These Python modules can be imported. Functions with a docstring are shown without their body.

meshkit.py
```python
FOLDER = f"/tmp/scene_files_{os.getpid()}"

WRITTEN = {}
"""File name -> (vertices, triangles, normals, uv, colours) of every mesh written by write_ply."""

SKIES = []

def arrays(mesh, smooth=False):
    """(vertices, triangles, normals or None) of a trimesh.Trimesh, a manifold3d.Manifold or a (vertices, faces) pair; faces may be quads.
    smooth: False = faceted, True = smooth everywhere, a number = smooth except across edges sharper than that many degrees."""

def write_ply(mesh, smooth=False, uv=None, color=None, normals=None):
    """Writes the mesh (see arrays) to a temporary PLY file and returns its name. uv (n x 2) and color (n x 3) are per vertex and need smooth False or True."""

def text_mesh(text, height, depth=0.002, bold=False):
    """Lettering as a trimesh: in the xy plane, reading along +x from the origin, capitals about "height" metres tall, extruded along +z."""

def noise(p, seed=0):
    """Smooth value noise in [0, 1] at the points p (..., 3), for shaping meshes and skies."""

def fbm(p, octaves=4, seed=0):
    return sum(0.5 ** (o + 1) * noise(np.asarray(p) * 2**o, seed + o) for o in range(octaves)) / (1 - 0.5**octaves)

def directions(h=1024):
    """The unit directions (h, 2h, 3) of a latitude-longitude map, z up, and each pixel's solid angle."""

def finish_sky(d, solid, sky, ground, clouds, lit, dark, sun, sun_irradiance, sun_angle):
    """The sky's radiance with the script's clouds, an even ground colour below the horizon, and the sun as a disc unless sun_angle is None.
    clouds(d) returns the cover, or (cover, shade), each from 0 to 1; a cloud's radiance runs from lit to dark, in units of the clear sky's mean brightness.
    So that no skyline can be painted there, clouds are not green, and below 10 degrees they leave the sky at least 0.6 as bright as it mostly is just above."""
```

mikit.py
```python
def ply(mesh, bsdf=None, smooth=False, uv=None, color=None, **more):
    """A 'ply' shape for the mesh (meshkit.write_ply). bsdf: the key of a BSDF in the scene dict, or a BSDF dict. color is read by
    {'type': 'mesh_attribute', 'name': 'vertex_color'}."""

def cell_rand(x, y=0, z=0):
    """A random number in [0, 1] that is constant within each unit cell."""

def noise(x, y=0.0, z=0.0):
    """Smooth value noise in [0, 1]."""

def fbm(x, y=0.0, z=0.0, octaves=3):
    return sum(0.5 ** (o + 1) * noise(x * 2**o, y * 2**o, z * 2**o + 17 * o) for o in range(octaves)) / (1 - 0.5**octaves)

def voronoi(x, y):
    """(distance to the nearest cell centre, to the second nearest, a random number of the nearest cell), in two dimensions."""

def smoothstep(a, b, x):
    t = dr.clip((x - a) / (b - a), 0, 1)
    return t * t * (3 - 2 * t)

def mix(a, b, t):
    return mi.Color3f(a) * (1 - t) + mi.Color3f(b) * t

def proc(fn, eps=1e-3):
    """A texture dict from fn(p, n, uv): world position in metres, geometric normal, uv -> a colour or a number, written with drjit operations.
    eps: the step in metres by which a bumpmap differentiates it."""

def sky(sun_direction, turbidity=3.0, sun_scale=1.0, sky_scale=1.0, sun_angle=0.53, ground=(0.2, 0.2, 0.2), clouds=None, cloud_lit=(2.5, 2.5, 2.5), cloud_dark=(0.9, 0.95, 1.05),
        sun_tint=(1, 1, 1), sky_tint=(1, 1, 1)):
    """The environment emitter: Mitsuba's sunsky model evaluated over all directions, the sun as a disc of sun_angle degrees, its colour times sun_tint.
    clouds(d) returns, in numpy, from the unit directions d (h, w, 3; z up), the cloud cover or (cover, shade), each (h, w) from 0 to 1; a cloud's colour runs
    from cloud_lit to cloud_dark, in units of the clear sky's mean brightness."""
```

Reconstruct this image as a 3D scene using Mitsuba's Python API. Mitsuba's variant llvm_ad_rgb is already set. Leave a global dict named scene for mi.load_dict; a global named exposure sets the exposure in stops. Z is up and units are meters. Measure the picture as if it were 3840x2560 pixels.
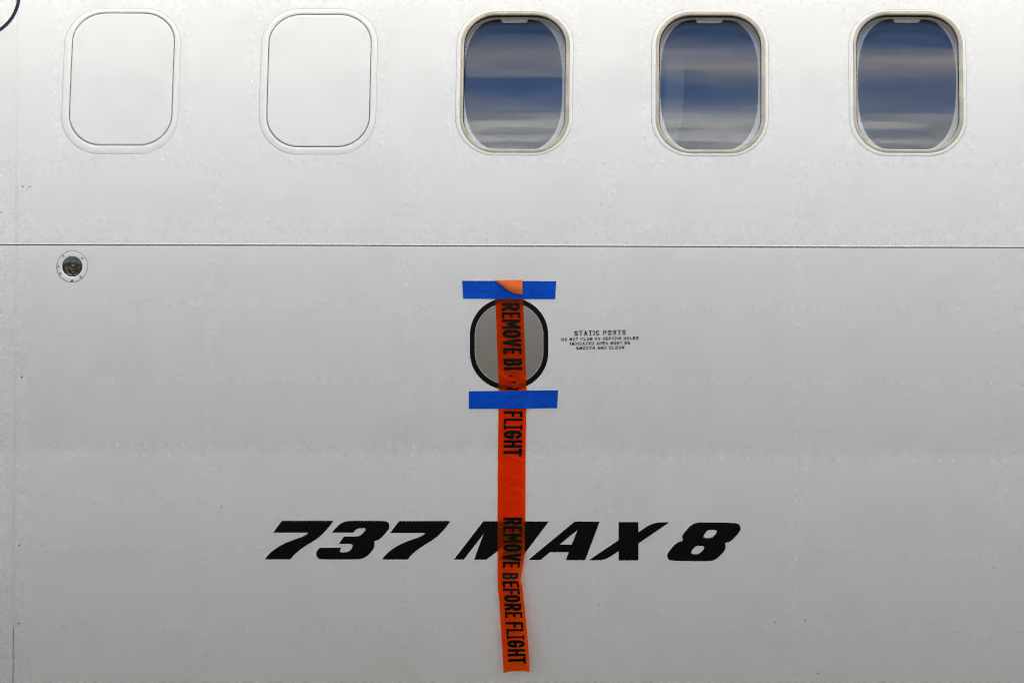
import math, random
import numpy as np
import trimesh, shapely
from shapely.geometry import Polygon, LineString, box, MultiPolygon
from shapely.ops import unary_union
from shapely import affinity
import drjit as dr
import mitsuba as mi
import mikit, meshkit

T = mi.ScalarTransform4f
RNG = np.random.default_rng(737)
scene, labels = {}, {}

# ------------------------------------------------------------------ camera, sky, exposure
W0, H0 = 3840, 2560                       # pixel frame in which the photograph was measured
CAM = np.array([0.42, -12.0, -1.0])
ROLL = math.radians(0.40)
FPX = 1450.0 * np.linalg.norm(CAM)        # 1450 photo pixels to the metre at the skin
fw = -CAM / np.linalg.norm(CAM)
rt = np.cross(fw, [0, 0, 1.0]); rt /= np.linalg.norm(rt)
up = np.cross(rt, fw)
RT = rt * math.cos(ROLL) + up * math.sin(ROLL)
UP = up * math.cos(ROLL) - rt * math.sin(ROLL)
scene['camera'] = {'type': 'perspective', 'fov': math.degrees(2 * math.atan(W0 / 2 / FPX)), 'fov_axis': 'x', 'near_clip': 0.1, 'far_clip': 5000.0,
                   'to_world': T().look_at(origin=CAM.tolist(), target=[0, 0, 0], up=UP.tolist())}
exposure = 3.80


SUN = (0.15, 0.50, 0.85)               # high behind the aircraft and veiled: this side is lit by the sky alone


def clouds(d):
    """A broken, streaky layer: streets of cloud lying along the aircraft, closing up towards the horizon, brighter overhead."""
    z = np.maximum(d[..., 2], 0.02)
    qx, qy = d[..., 0] / z, d[..., 1] / z
    warp = meshkit.noise(np.stack([qx * 1.1, qy * 0.9, qx * 0 + 3], -1), 5)
    p = np.stack([qx * 0.55 + 5, qy * 3.4 + 0.8 * warp + 3.739, qx * 0], -1)
    q2 = np.stack([qx * 9.0 + qy * 2.0, qy * 6.0 - qx * 2.5 + 1.5 * warp, qx * 0 + 2], -1)
    w2 = np.stack([meshkit.fbm(q2 * 0.8 + 20, 3, 31), meshkit.fbm(q2 * 0.8 + 40, 3, 37), qx * 0], -1) - 0.5
    fine = meshkit.fbm(q2 + 2.2 * w2, 6, 77)
    fine = np.clip((fine - 0.5) * 2.2 + 0.5, 0, 1)
    base = 0.68 * meshkit.fbm(p, 2, 651) + 0.32 * meshkit.fbm(p * np.array([2.2, 3.1, 1.0]) + 3, 3, 701)
    n = 0.5 + 0.80 * (base - 0.5) + 0.36 * (fine - 0.5)
    detail = np.clip((meshkit.fbm(q2 * np.array([2.5, 3.0, 1]) + 3 * w2, 4, 91) - 0.5) * 2.0 + 0.6, 0, 1)
    e = np.degrees(np.arcsin(np.clip(d[..., 2], 0, 1)))
    t = np.clip((n - 0.36 + 0.24 * np.clip((30 - e) / 12, 0, 1)) / 0.44, 0, 1)
    cover = t ** 1.2 * (0.34 + 0.66 * detail)
    near = np.clip(d @ (np.array(SUN) / np.linalg.norm(SUN)), 0, 1)                       # unseen bright veil added towards the sun, to light the upper skin
    cover = np.maximum(cover, np.clip((near - 0.30) / 0.45, 0, 1) * (0.85 + 0.15 * fine))
    shade = np.clip(0.95 - 1.05 * near ** 1.5 + 0.42 * (fine - 0.5) + 0.15 * (n - 0.5), 0, 1)
    return np.clip(cover + 0.02, 0, 1), shade


scene['sky_light'] = mikit.sky(SUN, turbidity=3, sun_scale=0.03, sun_angle=12, ground=(0.048, 0.046, 0.040),
                               clouds=clouds, cloud_lit=(23.0, 21.3, 16.6), cloud_dark=(2.04, 2.00, 1.98), sky_tint=(0.335, 0.375, 0.445))

# ------------------------------------------------------------------ materials
def rgb(*c):
    return {'type': 'rgb', 'value': list(c)}


def paint_bump(p, n, uv):
    """The skin is never quite flat between its frames: shallow pillows, and the faint orange peel of the paint."""
    a = mikit.fbm(p.x * 3.1, p.z * 5.5, 1.7, octaves=2)
    b = mikit.noise(p.x * 14.0, p.z * 16.0, 4.0)
    return 0.0011 * a + 0.00006 * b


def paint_color(p, n, uv):
    g = mikit.fbm(p.x * 9.0, p.z * 9.0, 2.0, octaves=3)
    k = mikit.noise(p.x * 160.0, p.z * 160.0, 1.0)
    return mikit.mix([0.80, 0.80, 0.795], [0.765, 0.765, 0.755], mikit.smoothstep(0.45, 0.75, g) * 0.6 + 0.12 * k)


def plastic(c, rough=0.25, spec=0.5, **more):
    return {'type': 'twosided', 'bsdf': {'type': 'principled', 'base_color': c if isinstance(c, dict) else rgb(*c), 'roughness': rough, 'specular': spec, **more}}


scene['white_paint'] = {'type': 'twosided', 'bsdf': {'type': 'bumpmap', 'arbitrary': mikit.proc(paint_bump, eps=4e-3), 'scale': 1.0,
                        'bsdf': {'type': 'principled', 'base_color': mikit.proc(paint_color), 'roughness': 0.11, 'specular': 0.5}}}
scene['white_trim'] = plastic((0.80, 0.80, 0.79), 0.22)
scene['rivet_paint'] = plastic((0.79, 0.79, 0.785), 0.42, 0.4)
scene['sealant'] = plastic((0.26, 0.26, 0.255), 0.6)
scene['grey_filler'] = plastic((0.74, 0.74, 0.73), 0.4)
scene['black_paint'] = plastic((0.003, 0.003, 0.003), 0.3, 0.15)
scene['navy_paint'] = plastic((0.018, 0.015, 0.035), 0.3, 0.4)


def rubber_color(p, n, uv):
    g = mikit.fbm(p.x * 30, p.z * 30, p.y * 30, octaves=3)
    return mikit.mix([0.50, 0.46, 0.38], [0.40, 0.37, 0.31], mikit.smoothstep(0.35, 0.65, g))


scene['beige_rubber'] = plastic(mikit.proc(rubber_color), 0.5, 0.3)
scene['dark_gasket'] = plastic((0.006, 0.006, 0.008), 0.55, 0.3)
scene['lining_grey'] = plastic((0.56, 0.56, 0.57), 0.5)
scene['rim_white'] = plastic((0.80, 0.80, 0.80), 0.35)
scene['tab_plastic'] = plastic((0.74, 0.75, 0.70), 0.35)
scene['cabin_fabric'] = plastic((0.28, 0.28, 0.29), 0.8, 0.2)
scene['lamp_black'] = plastic((0.010, 0.010, 0.010), 0.5, 0.2)
scene['strip_grey'] = plastic((0.30, 0.30, 0.31), 0.8, 0.2)
scene['window_acrylic'] = {'type': 'thindielectric', 'int_ior': 1.52}


def metal_bump(p, n, uv):
    return 0.00010 * mikit.fbm(p.x * 22, p.z * 30, 1.0, octaves=2)


scene['bare_metal'] = {'type': 'twosided', 'bsdf': {'type': 'bumpmap', 'arbitrary': mikit.proc(metal_bump, eps=3e-3), 'scale': 1.0,
                       'bsdf': {'type': 'principled', 'base_color': rgb(0.43, 0.44, 0.505), "metallic": 1.0, "roughness": 0.25}}}
scene['bright_edge'] = plastic((0.50, 0.50, 0.50), 0.3)
scene['screw_steel'] = plastic((0.50, 0.50, 0.50), 0.35, 0.5, metallic=0.6)
scene['socket_dark'] = plastic((0.03, 0.03, 0.03), 0.5)
scene['lamp_glass'] = {'type': 'thindielectric', 'int_ior': 1.50}
scene['lamp_bulb'] = plastic((0.55, 0.56, 0.50), 0.12, 0.6)
scene['red_filter'] = plastic((0.10, 0.012, 0.010), 0.3)
scene['lamp_wire'] = plastic((0.45, 0.45, 0.44), 0.3, 0.5, metallic=0.7)


def blue_color(p, n, uv):
    g = mikit.fbm(p.x * 40, p.z * 120, 3.0, octaves=3)
    return mikit.mix([0.0022, 0.085, 0.62], [0.002, 0.070, 0.53], mikit.smoothstep(0.35, 0.65, g))


def blue_bump(p, n, uv):
    return 0.0010 * mikit.fbm(p.x * 18 + p.z * 25, p.z * 45, 2.0, octaves=3)


scene['blue_tape'] = {'type': 'twosided', 'bsdf': {'type': 'bumpmap', 'arbitrary': mikit.proc(blue_bump, eps=2e-3), 'scale': 1.0,
                      'bsdf': {'type': 'principled', 'base_color': mikit.proc(blue_color), 'roughness': 0.50, 'specular': 0.08}}}
scene['orange_film'] = {'type': 'principledthin', 'base_color': rgb(0.998, 0.120, 0.008), 'roughness': 0.24, 'spec_trans': 0.0, 'diff_trans': 1.66, 'eta': 1.5}
scene['orange_back'] = {'type': 'principledthin', 'base_color': rgb(0.97, 0.20, 0.055), 'roughness': 0.35, 'spec_trans': 0.0, 'diff_trans': 0.9, 'eta': 1.45}
scene['black_ink'] = plastic((0.003, 0.004, 0.004), 0.4, 0.12)


def tarmac_color(p, n, uv):
    g = mikit.fbm(p.x * 0.35, p.y * 0.35, 0.0, octaves=4)
    k = mikit.noise(p.x * 40, p.y * 40, 0.0)
    return mikit.mix([0.036, 0.034, 0.027], [0.054, 0.050, 0.041], mikit.smoothstep(0.3, 0.7, g)) * (0.85 + 0.3 * k)


scene['tarmac_concrete'] = {'type': 'principled', 'base_color': mikit.proc(tarmac_color), 'roughness': 0.8, 'specular': 0.3}

# ------------------------------------------------------------------ the fuselage section: two lobes that meet in a crease at the floor
R_UP, R_LO, BLEND = 1.88, 1.85, 0.030
PHI_W, STEP = math.radians(11.0), math.radians(5.0)


def profile(s_crease):
    s = np.arange(-1.40, 1.9001, 0.001)
    dphi = np.where(np.abs(s - s_crease) < BLEND / 2, STEP / BLEND - 1 / R_UP, np.where(s < s_crease, -1 / R_UP, -1 / R_LO))
    phi = np.concatenate([[0], np.cumsum((dphi[1:] + dphi[:-1]) / 2 * 0.001)])
    phi += PHI_W - np.interp(0.0, s, phi)
    t = np.stack([-np.sin(phi), -np.cos(phi)], 1)
    P = np.vstack([[0, 0], np.cumsum((t[1:] + t[:-1]) / 2 * 0.001, 0)])
    return s, phi, P - np.array([np.interp(0, s, P[:, 0]), np.interp(0, s, P[:, 1])])


def project(X):
    d = np.asarray(X, float) - CAM
    w = d @ fw
    return np.stack([W0 / 2 + FPX * (d @ RT) / w, H0 / 2 - FPX * (d @ UP) / w], -1)


S_CREASE = 0.95
for _ in range(12):
    SS, PHI, PP = profile(S_CREASE)
    s0 = 0.68
    for _ in range(25):                     # window centres fall on photo line 302
        o = np.array([np.interp(s0, SS, PP[:, 0]), np.interp(s0, SS, PP[:, 1])])
        s0 += 0.8 * (project([0, -o[0], -o[1]])[1] - 302) / 1450
    PP = PP - o
    pc = np.array([0, np.interp(S_CREASE, SS, PP[:, 0]), np.interp(S_CREASE, SS, PP[:, 1])])
    S_CREASE += 0.8 * (1697 - project(pc)[1]) / 1450
ANG = np.arctan2(PP[:, 1] - CAM[2], PP[:, 0] - CAM[1])
assert (np.diff(ANG) < 0).all()


def surf(x, s, h=0.0):
    x, s = np.broadcast_arrays(np.asarray(x, float), np.asarray(s, float))
    ph = np.interp(s, SS, PHI)
    return np.stack([x, np.interp(s, SS, PP[:, 0]) - np.cos(ph) * h, np.interp(s, SS, PP[:, 1]) + np.sin(ph) * h], -1)


def normal(s):
    ph = np.interp(np.asarray(s, float), SS, PHI)
    return np.stack([ph * 0, -np.cos(ph), np.sin(ph)], -1)


def pix(u, v):
    """Photo pixel -> (x along the fuselage, s down the skin)."""
    u, v = np.broadcast_arrays(np.asarray(u, float), np.asarray(v, float))
    d = fw + ((u - W0 / 2) / FPX)[..., None] * RT - ((v - H0 / 2) / FPX)[..., None] * UP
    s = np.interp(-np.arctan2(d[..., 2], d[..., 1]), -ANG, SS)
    q = surf(0, s)
    t = (q[..., 1] - CAM[1]) / d[..., 1]
    return CAM[0] + d[..., 0] * t, s


def pt(u, v, h=0.0):
    """Point at height h off the skin that stands over photo pixel (u, v)."""
    u, v, h = np.broadcast_arrays(np.asarray(u, float), np.asarray(v, float), np.asarray(h, float))
    x, s = pix(u, v)
    X = surf(x, s)
    d = X - CAM
    d /= np.linalg.norm(d, axis=-1, keepdims=True)
    return X + d * (h / (normal(s) * d).sum(-1))[..., None]


# ------------------------------------------------------------------ helpers
used = {}


def key_for(name):
    n = used.get(name, -1) + 1
    used[name] = n
    return name if n == 0 else f'{name}_{n:03d}'


def put(name, mesh, bsdf, smooth=False, label=None, normals=None, **tags):
    key = key_for(name)
    if normals is not None:
        path = meshkit.write_ply(mesh, False, normals=normals)
        scene[key] = {'type': 'ply', 'filename': path, 'face_normals': False, 'bsdf': {'type': 'ref', 'id': bsdf}}
    else:
        scene[key] = mikit.ply(mesh, bsdf, smooth=smooth)
    if label or tags:
        labels[key] = {**({'label': label} if label else {}), **tags}
    return key


def polys(g):
    return [p for p in getattr(g, 'geoms', [g]) if isinstance(p, Polygon) and p.area > 1e-12]


def strips(poly, cuts):
    """Triangles of a polygon, cut into bands along its second axis so that they can follow a curve."""
    V, F, n = [], [], 0
    x0, y0, x1, y1 = poly.bounds
    cuts = [c for c in cuts if y0 < c < y1]
    edges = [y0] + cuts + [y1]
    for a, b in zip(edges[:-1], edges[1:]):
        part = poly.intersection(box(x0 - 1, a, x1 + 1, b))
        for p in polys(part):
            v, f = trimesh.creation.triangulate_polygon(p, engine='earcut')
            if len(f):
                V.append(np.asarray(v)); F.append(np.asarray(f) + n); n += len(v)
    return np.vstack(V), np.vstack(F)


def orient(v3, f, n3):
    """Turns the triangles so that they face along their normals."""
    fn = np.cross(v3[f[:, 1]] - v3[f[:, 0]], v3[f[:, 2]] - v3[f[:, 0]])
    flip = (fn * n3[f[:, 0]]).sum(1) < 0
    f = f.copy()
    f[flip] = f[flip][:, ::-1]
    return f


SCUTS = sorted(set(np.round(np.arange(-1.4, 1.9, 0.02), 4)) | set(np.round(np.arange(S_CREASE - 0.03, S_CREASE + 0.03, 0.003), 4)))


def skin_mesh(poly, wall=0.006, h=0.0):
    """A sheet on the skin from a polygon in (x, s), with its edges turned down by 'wall'."""
    v, f = strips(poly, SCUTS)
    X, N = surf(v[:, 0], v[:, 1], h), normal(v[:, 1])
    f = orient(X, f, N)
    Vs, Fs, Ns, n = [X], [f], [N], len(X)
    for p in polys(poly) if wall else []:
        for ring in [p.exterior, *p.interiors]:
            c = np.array(ring.coords)
            seg = LineString(c).segmentize(0.03)
            c = np.array(seg.coords)
            a, b = c[:-1], c[1:]
            A, B = surf(a[:, 0], a[:, 1], h), surf(b[:, 0], b[:, 1], h)
            A2, B2 = surf(a[:, 0], a[:, 1], h - wall), surf(b[:, 0], b[:, 1], h - wall)
            nn = np.cross(B - A, A2 - A); L = np.linalg.norm(nn, axis=1, keepdims=True); nn = nn / np.maximum(L, 1e-12)
            m = len(a)
            Vs.append(np.vstack([A, B, B2, A2])); Ns.append(np.vstack([nn] * 4))
            i = np.arange(m) + n
            Fs.append(np.vstack([np.stack([i, i + m, i + 2 * m], 1), np.stack([i, i + 2 * m, i + 3 * m], 1)])); n += 4 * m
    return (np.vstack(Vs), np.vstack(Fs)), np.vstack(Ns)


def put_skin(name, poly, bsdf, wall=0.006, h=0.0, label=None, **tags):
    m, n = skin_mesh(poly, wall, h)
    return put(name, m, bsdf, normals=n, label=label, **tags)


def print_mesh(poly, h, mapping=None, step=14):
    """Flat print from a polygon in photo pixels, laid on the skin (or through another mapping)."""
    V, N, F, n = [], [], [], 0
    for p in polys(poly):
        y0, y1 = p.bounds[1], p.bounds[3]
        v, f = strips(p, list(np.arange(math.floor(y0 / step) * step, y1, step)))
        X = pt(v[:, 0], v[:, 1], h) if mapping is None else mapping(v[:, 0], v[:, 1])
        nn = normal(pix(v[:, 0], v[:, 1])[1]) if mapping is None else None
        if nn is None:
            nn = np.broadcast_to(np.array([0, -1.0, 0]), X.shape)
        V.append(X); N.append(nn); F.append(orient(X, f, nn) + n); n += len(X)
    return (np.vstack(V), np.vstack(F)), np.vstack(N)


def loft(rings, close_last=False):
    """Quads between closed rings of equal length."""
    n = len(rings[0])
    V = np.vstack(rings)
    F = []
    i = np.arange(n); j = (i + 1) % n
    for k in range(len(rings) - 1):
        a, b = k * n, (k + 1) * n
        F.append(np.stack([a + i, a + j, b + j, b + i], 1))
    F = np.vstack(F)
    F = np.vstack([F[:, [0, 1, 2]], F[:, [0, 2, 3]]])
    if close_last:
        c = len(V)
        V = np.vstack([V, rings[-1].mean(0)])
        b = (len(rings) - 1) * n
        F = np.vstack([F, np.stack([b + i, b + j, i * 0 + c], 1)])
    return V, F


def rrect(cx, cy, a, b, rx, ry, n=16, m=6):
    """Closed rounded rectangle, half sizes a x b, elliptical corners."""
    pts = []
    rx, ry = min(rx, a), min(ry, b)
    for q in range(4):
        sx, sy = [(1, 1), (-1, 1), (-1, -1), (1, -1)][q]
        th = np.linspace(0, np.pi / 2, n)
        ca, sa = np.cos(th), np.sin(th)
        if q % 2 == 0:
            px, py = sx * (a - rx + rx * ca), sy * (b - ry + ry * sa)
        else:
            px, py = sx * (a - rx + rx * sa), sy * (b - ry + ry * ca)
        pts.append(np.stack([px, py], 1))
    out = []
    for q in range(4):
        out.append(pts[q])
        e0, e1 = pts[q][-1], pts[(q + 1) % 4][0]
        t = np.linspace(0, 1, m + 2)[1:-1, None]
        out.append(e0 + (e1 - e0) * t)
    return np.vstack(out) + [cx, cy]


def ring3(c, h):
    return surf(c[:, 0], c[:, 1], h)


def disc(cx, cy, r, n=24):
    t = np.arange(n) * 2 * np.pi / n
    return np.stack([cx + r * np.cos(t), cy + r * np.sin(t)], 1)


def tube(points, radius, sides=8, closed=False):
    p = np.asarray(points, float)
    t = np.roll(p, -1, 0) - np.roll(p, 1, 0) if closed else np.gradient(p, axis=0)
    t /= np.linalg.norm(t, axis=1, keepdims=True) + 1e-12
    ref = np.where(np.abs(t[:, 1:2]) < 0.9, [0, 1.0, 0], [1.0, 0, 0])
    a = np.cross(t, ref); a /= np.linalg.norm(a, axis=1, keepdims=True)
    b = np.cross(t, a)
    th = np.arange(sides) * 2 * np.pi / sides
    V = p[:, None] + radius * (np.cos(th)[None, :, None] * a[:, None] + np.sin(th)[None, :, None] * b[:, None])
    n = len(p)
    i, j = np.meshgrid(np.arange(n if closed else n - 1), np.arange(sides), indexing='ij')
    i2, j2 = (i + 1) % n, (j + 1) % sides
    F = np.stack([i * sides + j, i * sides + j2, i2 * sides + j2, i2 * sides + j], -1).reshape(-1, 4)
    return V.reshape(-1, 3), np.vstack([F[:, [0, 1, 2]], F[:, [0, 2, 3]]])


def grid_mesh(X):
    r, c = X.shape[:2]
    i, j = np.meshgrid(np.arange(r - 1), np.arange(c - 1), indexing='ij')
    q = np.stack([i * c + j, i * c + j + 1, (i + 1) * c + j + 1, (i + 1) * c + j], -1).reshape(-1, 4)
    return X.reshape(-1, 3), np.vstack([q[:, [0, 1, 2]], q[:, [0, 2, 3]]])


def local(mesh2d_pts):
    return mesh2d_pts


PXM = 1 / 1450.0                           # metres to a photo pixel

# ------------------------------------------------------------------ the ground
th = np.linspace(0, 2 * np.pi, 97)[:-1]
gz = -3.1
rings = [np.stack([r * np.cos(th), r * np.sin(th), th * 0 + gz], 1) for r in (1, 4, 12, 40, 150, 700)]
gv, gf = loft(rings[::-1], close_last=True)
gf = orient(gv, gf, np.broadcast_to([0, 0, 1.0], gv.shape))
put('tarmac', (gv, gf), 'tarmac_concrete', label='grey concrete apron under the parked aircraft', kind='structure')

# ------------------------------------------------------------------ the aircraft
A = 'airliner'
labels[A] = {'label': 'white airliner fuselage side with three windows, two blanked windows and rows of rivets', 'category': 'airplane'}

# window measurements: centre x, centre y of the glazing or plug
plugs = [dict(c=(457.0, 292.0), o=(453.5, 299.0)), dict(c=(1196.0, 297.5), o=(1194.0, 300.5))]
panes = [dict(c=(1929.0, 302.3), o=(1929.0, 303.5)), dict(c=(2662.8, 304.0), o=(2662.0, 306.5)), dict(c=(3404.0, 302.0), o=(3403.5, 306.0))]
S_PER_PX = abs(pix(1929, 400)[1] - pix(1929, 200)[1]) / 200      # metres of skin to a photo pixel of height, at the windows
X_PER_PX = abs(pix(2029, 302)[0] - pix(1829, 302)[0]) / 200


def wrect(center, a, b, rx, ry):
    cx, cs = pix(*center)
    return rrect(float(cx), float(cs), a * X_PER_PX, b * S_PER_PX, rx * X_PER_PX, ry * S_PER_PX)


for w in plugs + panes:
    w['hole'] = wrect(w['o'], 219.5, 274, 146, 140)
    w['ring_out'] = wrect(w['o'], 218.5, 273, 145.5, 139.5)

# round inspection light
LX, LS = (float(q) for q in pix(270.2, 999.5))
# static port plate
PORT = (1909.0, 1288.0)

# joints
lap_px = np.array([[-400, 916.9], [0, 917.6], [640, 919], [1280, 920.5], [1920, 923], [2560, 925], [3200, 927.6], [3840, 928.6], [4300, 930]])
lx, ls = pix(lap_px[:, 0], lap_px[:, 1])
lap = np.vstack([[-8.0, ls[0]], np.stack([lx, ls], 1), [8.0, ls[-1]]])
seam_px = np.array([[67, -300], [66, 0], [64, 500], [61.5, 917], [59, 1300], [54.5, 1700], [51.5, 2100], [50, 2350], [49, 2560], [48, 2800]])
sx_, ss_ = pix(seam_px[:, 0], seam_px[:, 1])
seam = np.vstack([[sx_[0], -1.4], np.stack([sx_, ss_], 1), [sx_[-1], 1.9]])
GAP = 0.0017
upper = Polygon(np.vstack([[[-8, -1.4]], lap - [0, GAP], [[8, -1.4]]]))
lower = Polygon(np.vstack([[[-8, 1.9]], lap + [0, GAP], [[8, 1.9]]]))
left = Polygon(np.vstack([[[-8, -1.4]], seam - [0.0035, 0], [[-8, 1.9]]]))
right = Polygon(np.vstack([[[8, -1.4]], seam + [0.0035, 0], [[8, 1.9]]]))
holes = unary_union([Polygon(w['hole']) for w in plugs + panes])
lamp_hole = Polygon(disc(LX, LS, 59.5 * PXM, 64))
put_skin(A + '__skin_panel', upper.intersection(right).difference(holes), 'white_paint', label='upper white skin panel holding the windows')
put_skin(A + '__skin_panel', lower.intersection(right).difference(lamp_hole), 'white_paint', label='lower white skin panel below the dark lap joint')
put_skin(A + '__skin_panel', upper.intersection(left), 'white_paint')
put_skin(A + '__skin_panel', lower.intersection(left), 'white_paint')
# joint fillings
put_skin(A + '__lap_joint', LineString(lap).buffer(GAP + 0.001, cap_style='flat'), 'sealant', 0, -0.0045, label='dark sealant line of the long lap joint')
bead = np.array(LineString(lap - [0, GAP + 0.0007]).segmentize(0.05).coords)
put(A + '__lap_joint__rolled_edge', tube(surf(bead[:, 0], bead[:, 1], -0.0004), 0.0011, 10), 'white_trim', smooth=True)
fill_cut = float(pix(50, 2352)[1])
seam_band = LineString(seam).buffer(0.0034, cap_style='flat')
lapcut = LineString(lap).buffer(GAP + 0.0008, cap_style='flat')
worn = unary_union([LineString(seam).buffer(0.0011, cap_style='flat').intersection(box(-9, float(pix(50, v0)[1]), 9, float(pix(50, v1)[1]))) for v0, v1 in ((2352, 2418), (2422, 2478), (2484, 2530), (2533, 2800))])
put_skin(A + '__butt_joint', seam_band.difference(lapcut).difference(worn), 'grey_filler', 0.0015, -0.0004, label='narrow filled upright joint at the far left, its filler cracked at the bottom')
put_skin(A + '__butt_joint__gap', LineString(seam).buffer(0.0045, cap_style='flat'), 'sealant', 0, -0.0030)

# the rest of the barrel: over the top, down the far side and under the belly
yc = float(np.interp(0, SS, PP[:, 0]) + R_UP * math.cos(PHI_W))
zc = float(np.interp(0, SS, PP[:, 1]) - R_UP * math.sin(PHI_W))
ph_top = np.linspace(PHI[0], math.pi / 2, 24)
top_front = np.stack([yc - R_UP * np.cos(ph_top), zc + R_UP * np.sin(ph_top)], 1)
lo_c = PP[-1] + R_LO * np.array([math.cos(PHI[-1]), -math.sin(PHI[-1])])
ph_bot = np.linspace(PHI[-1], -math.pi / 2, 20)
bot_front = np.stack([lo_c[0] - R_LO * np.cos(ph_bot), lo_c[1] + R_LO * np.sin(ph_bot)], 1)
front = PP[::20]
mir = lambda q: np.stack([2 * yc - q[:, 0], q[:, 1]], 1)
path = np.vstack([top_front, mir(top_front)[::-1][1:], mir(front)[1:], mir(bot_front)[1:]])
if lo_c[0] < yc - 1e-6:
    pass
path = np.vstack([path, bot_front[::-1]])
xs = np.linspace(-8, 8, 9)
X = np.stack([np.stack([np.full(len(path), x), path[:, 0], path[:, 1]], 1) for x in xs], 1)
put(A + '__barrel', grid_mesh(X), 'white_trim', smooth=40)
ring_all = Polygon(np.vstack([path, PP[::-1][::20]])).buffer(0)
ev, ef = trimesh.creation.triangulate_polygon(ring_all, engine='earcut')
for x in (-8, 8):
    put(A + '__end_cap', (np.column_stack([np.full(len(ev), x), np.asarray(ev)]), np.asarray(ef)), 'cabin_fabric')  # unseen caps added where the barrel is cut off, to keep light out


# ---- windows
def frame_ring(c_out, c_in, key):
    """The white forging round an opening: a shallow moulding, its outer edge a hair below the skin."""
    prof = [(0.0, -0.0035), (0.0, -0.0005), (0.05, -0.0001), (0.30, 0.0001), (0.40, 0.00035), (0.62, 0.0004), (0.92, 0.0002), (1.0, -0.0006), (1.0, -0.006)]
    rings = [surf(c_out[:, 0] + (c_in[:, 0] - c_out[:, 0]) * f, c_out[:, 1] + (c_in[:, 1] - c_out[:, 1]) * f, h) for f, h in prof]
    return put(key, loft(rings), 'white_trim', smooth=35)


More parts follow.
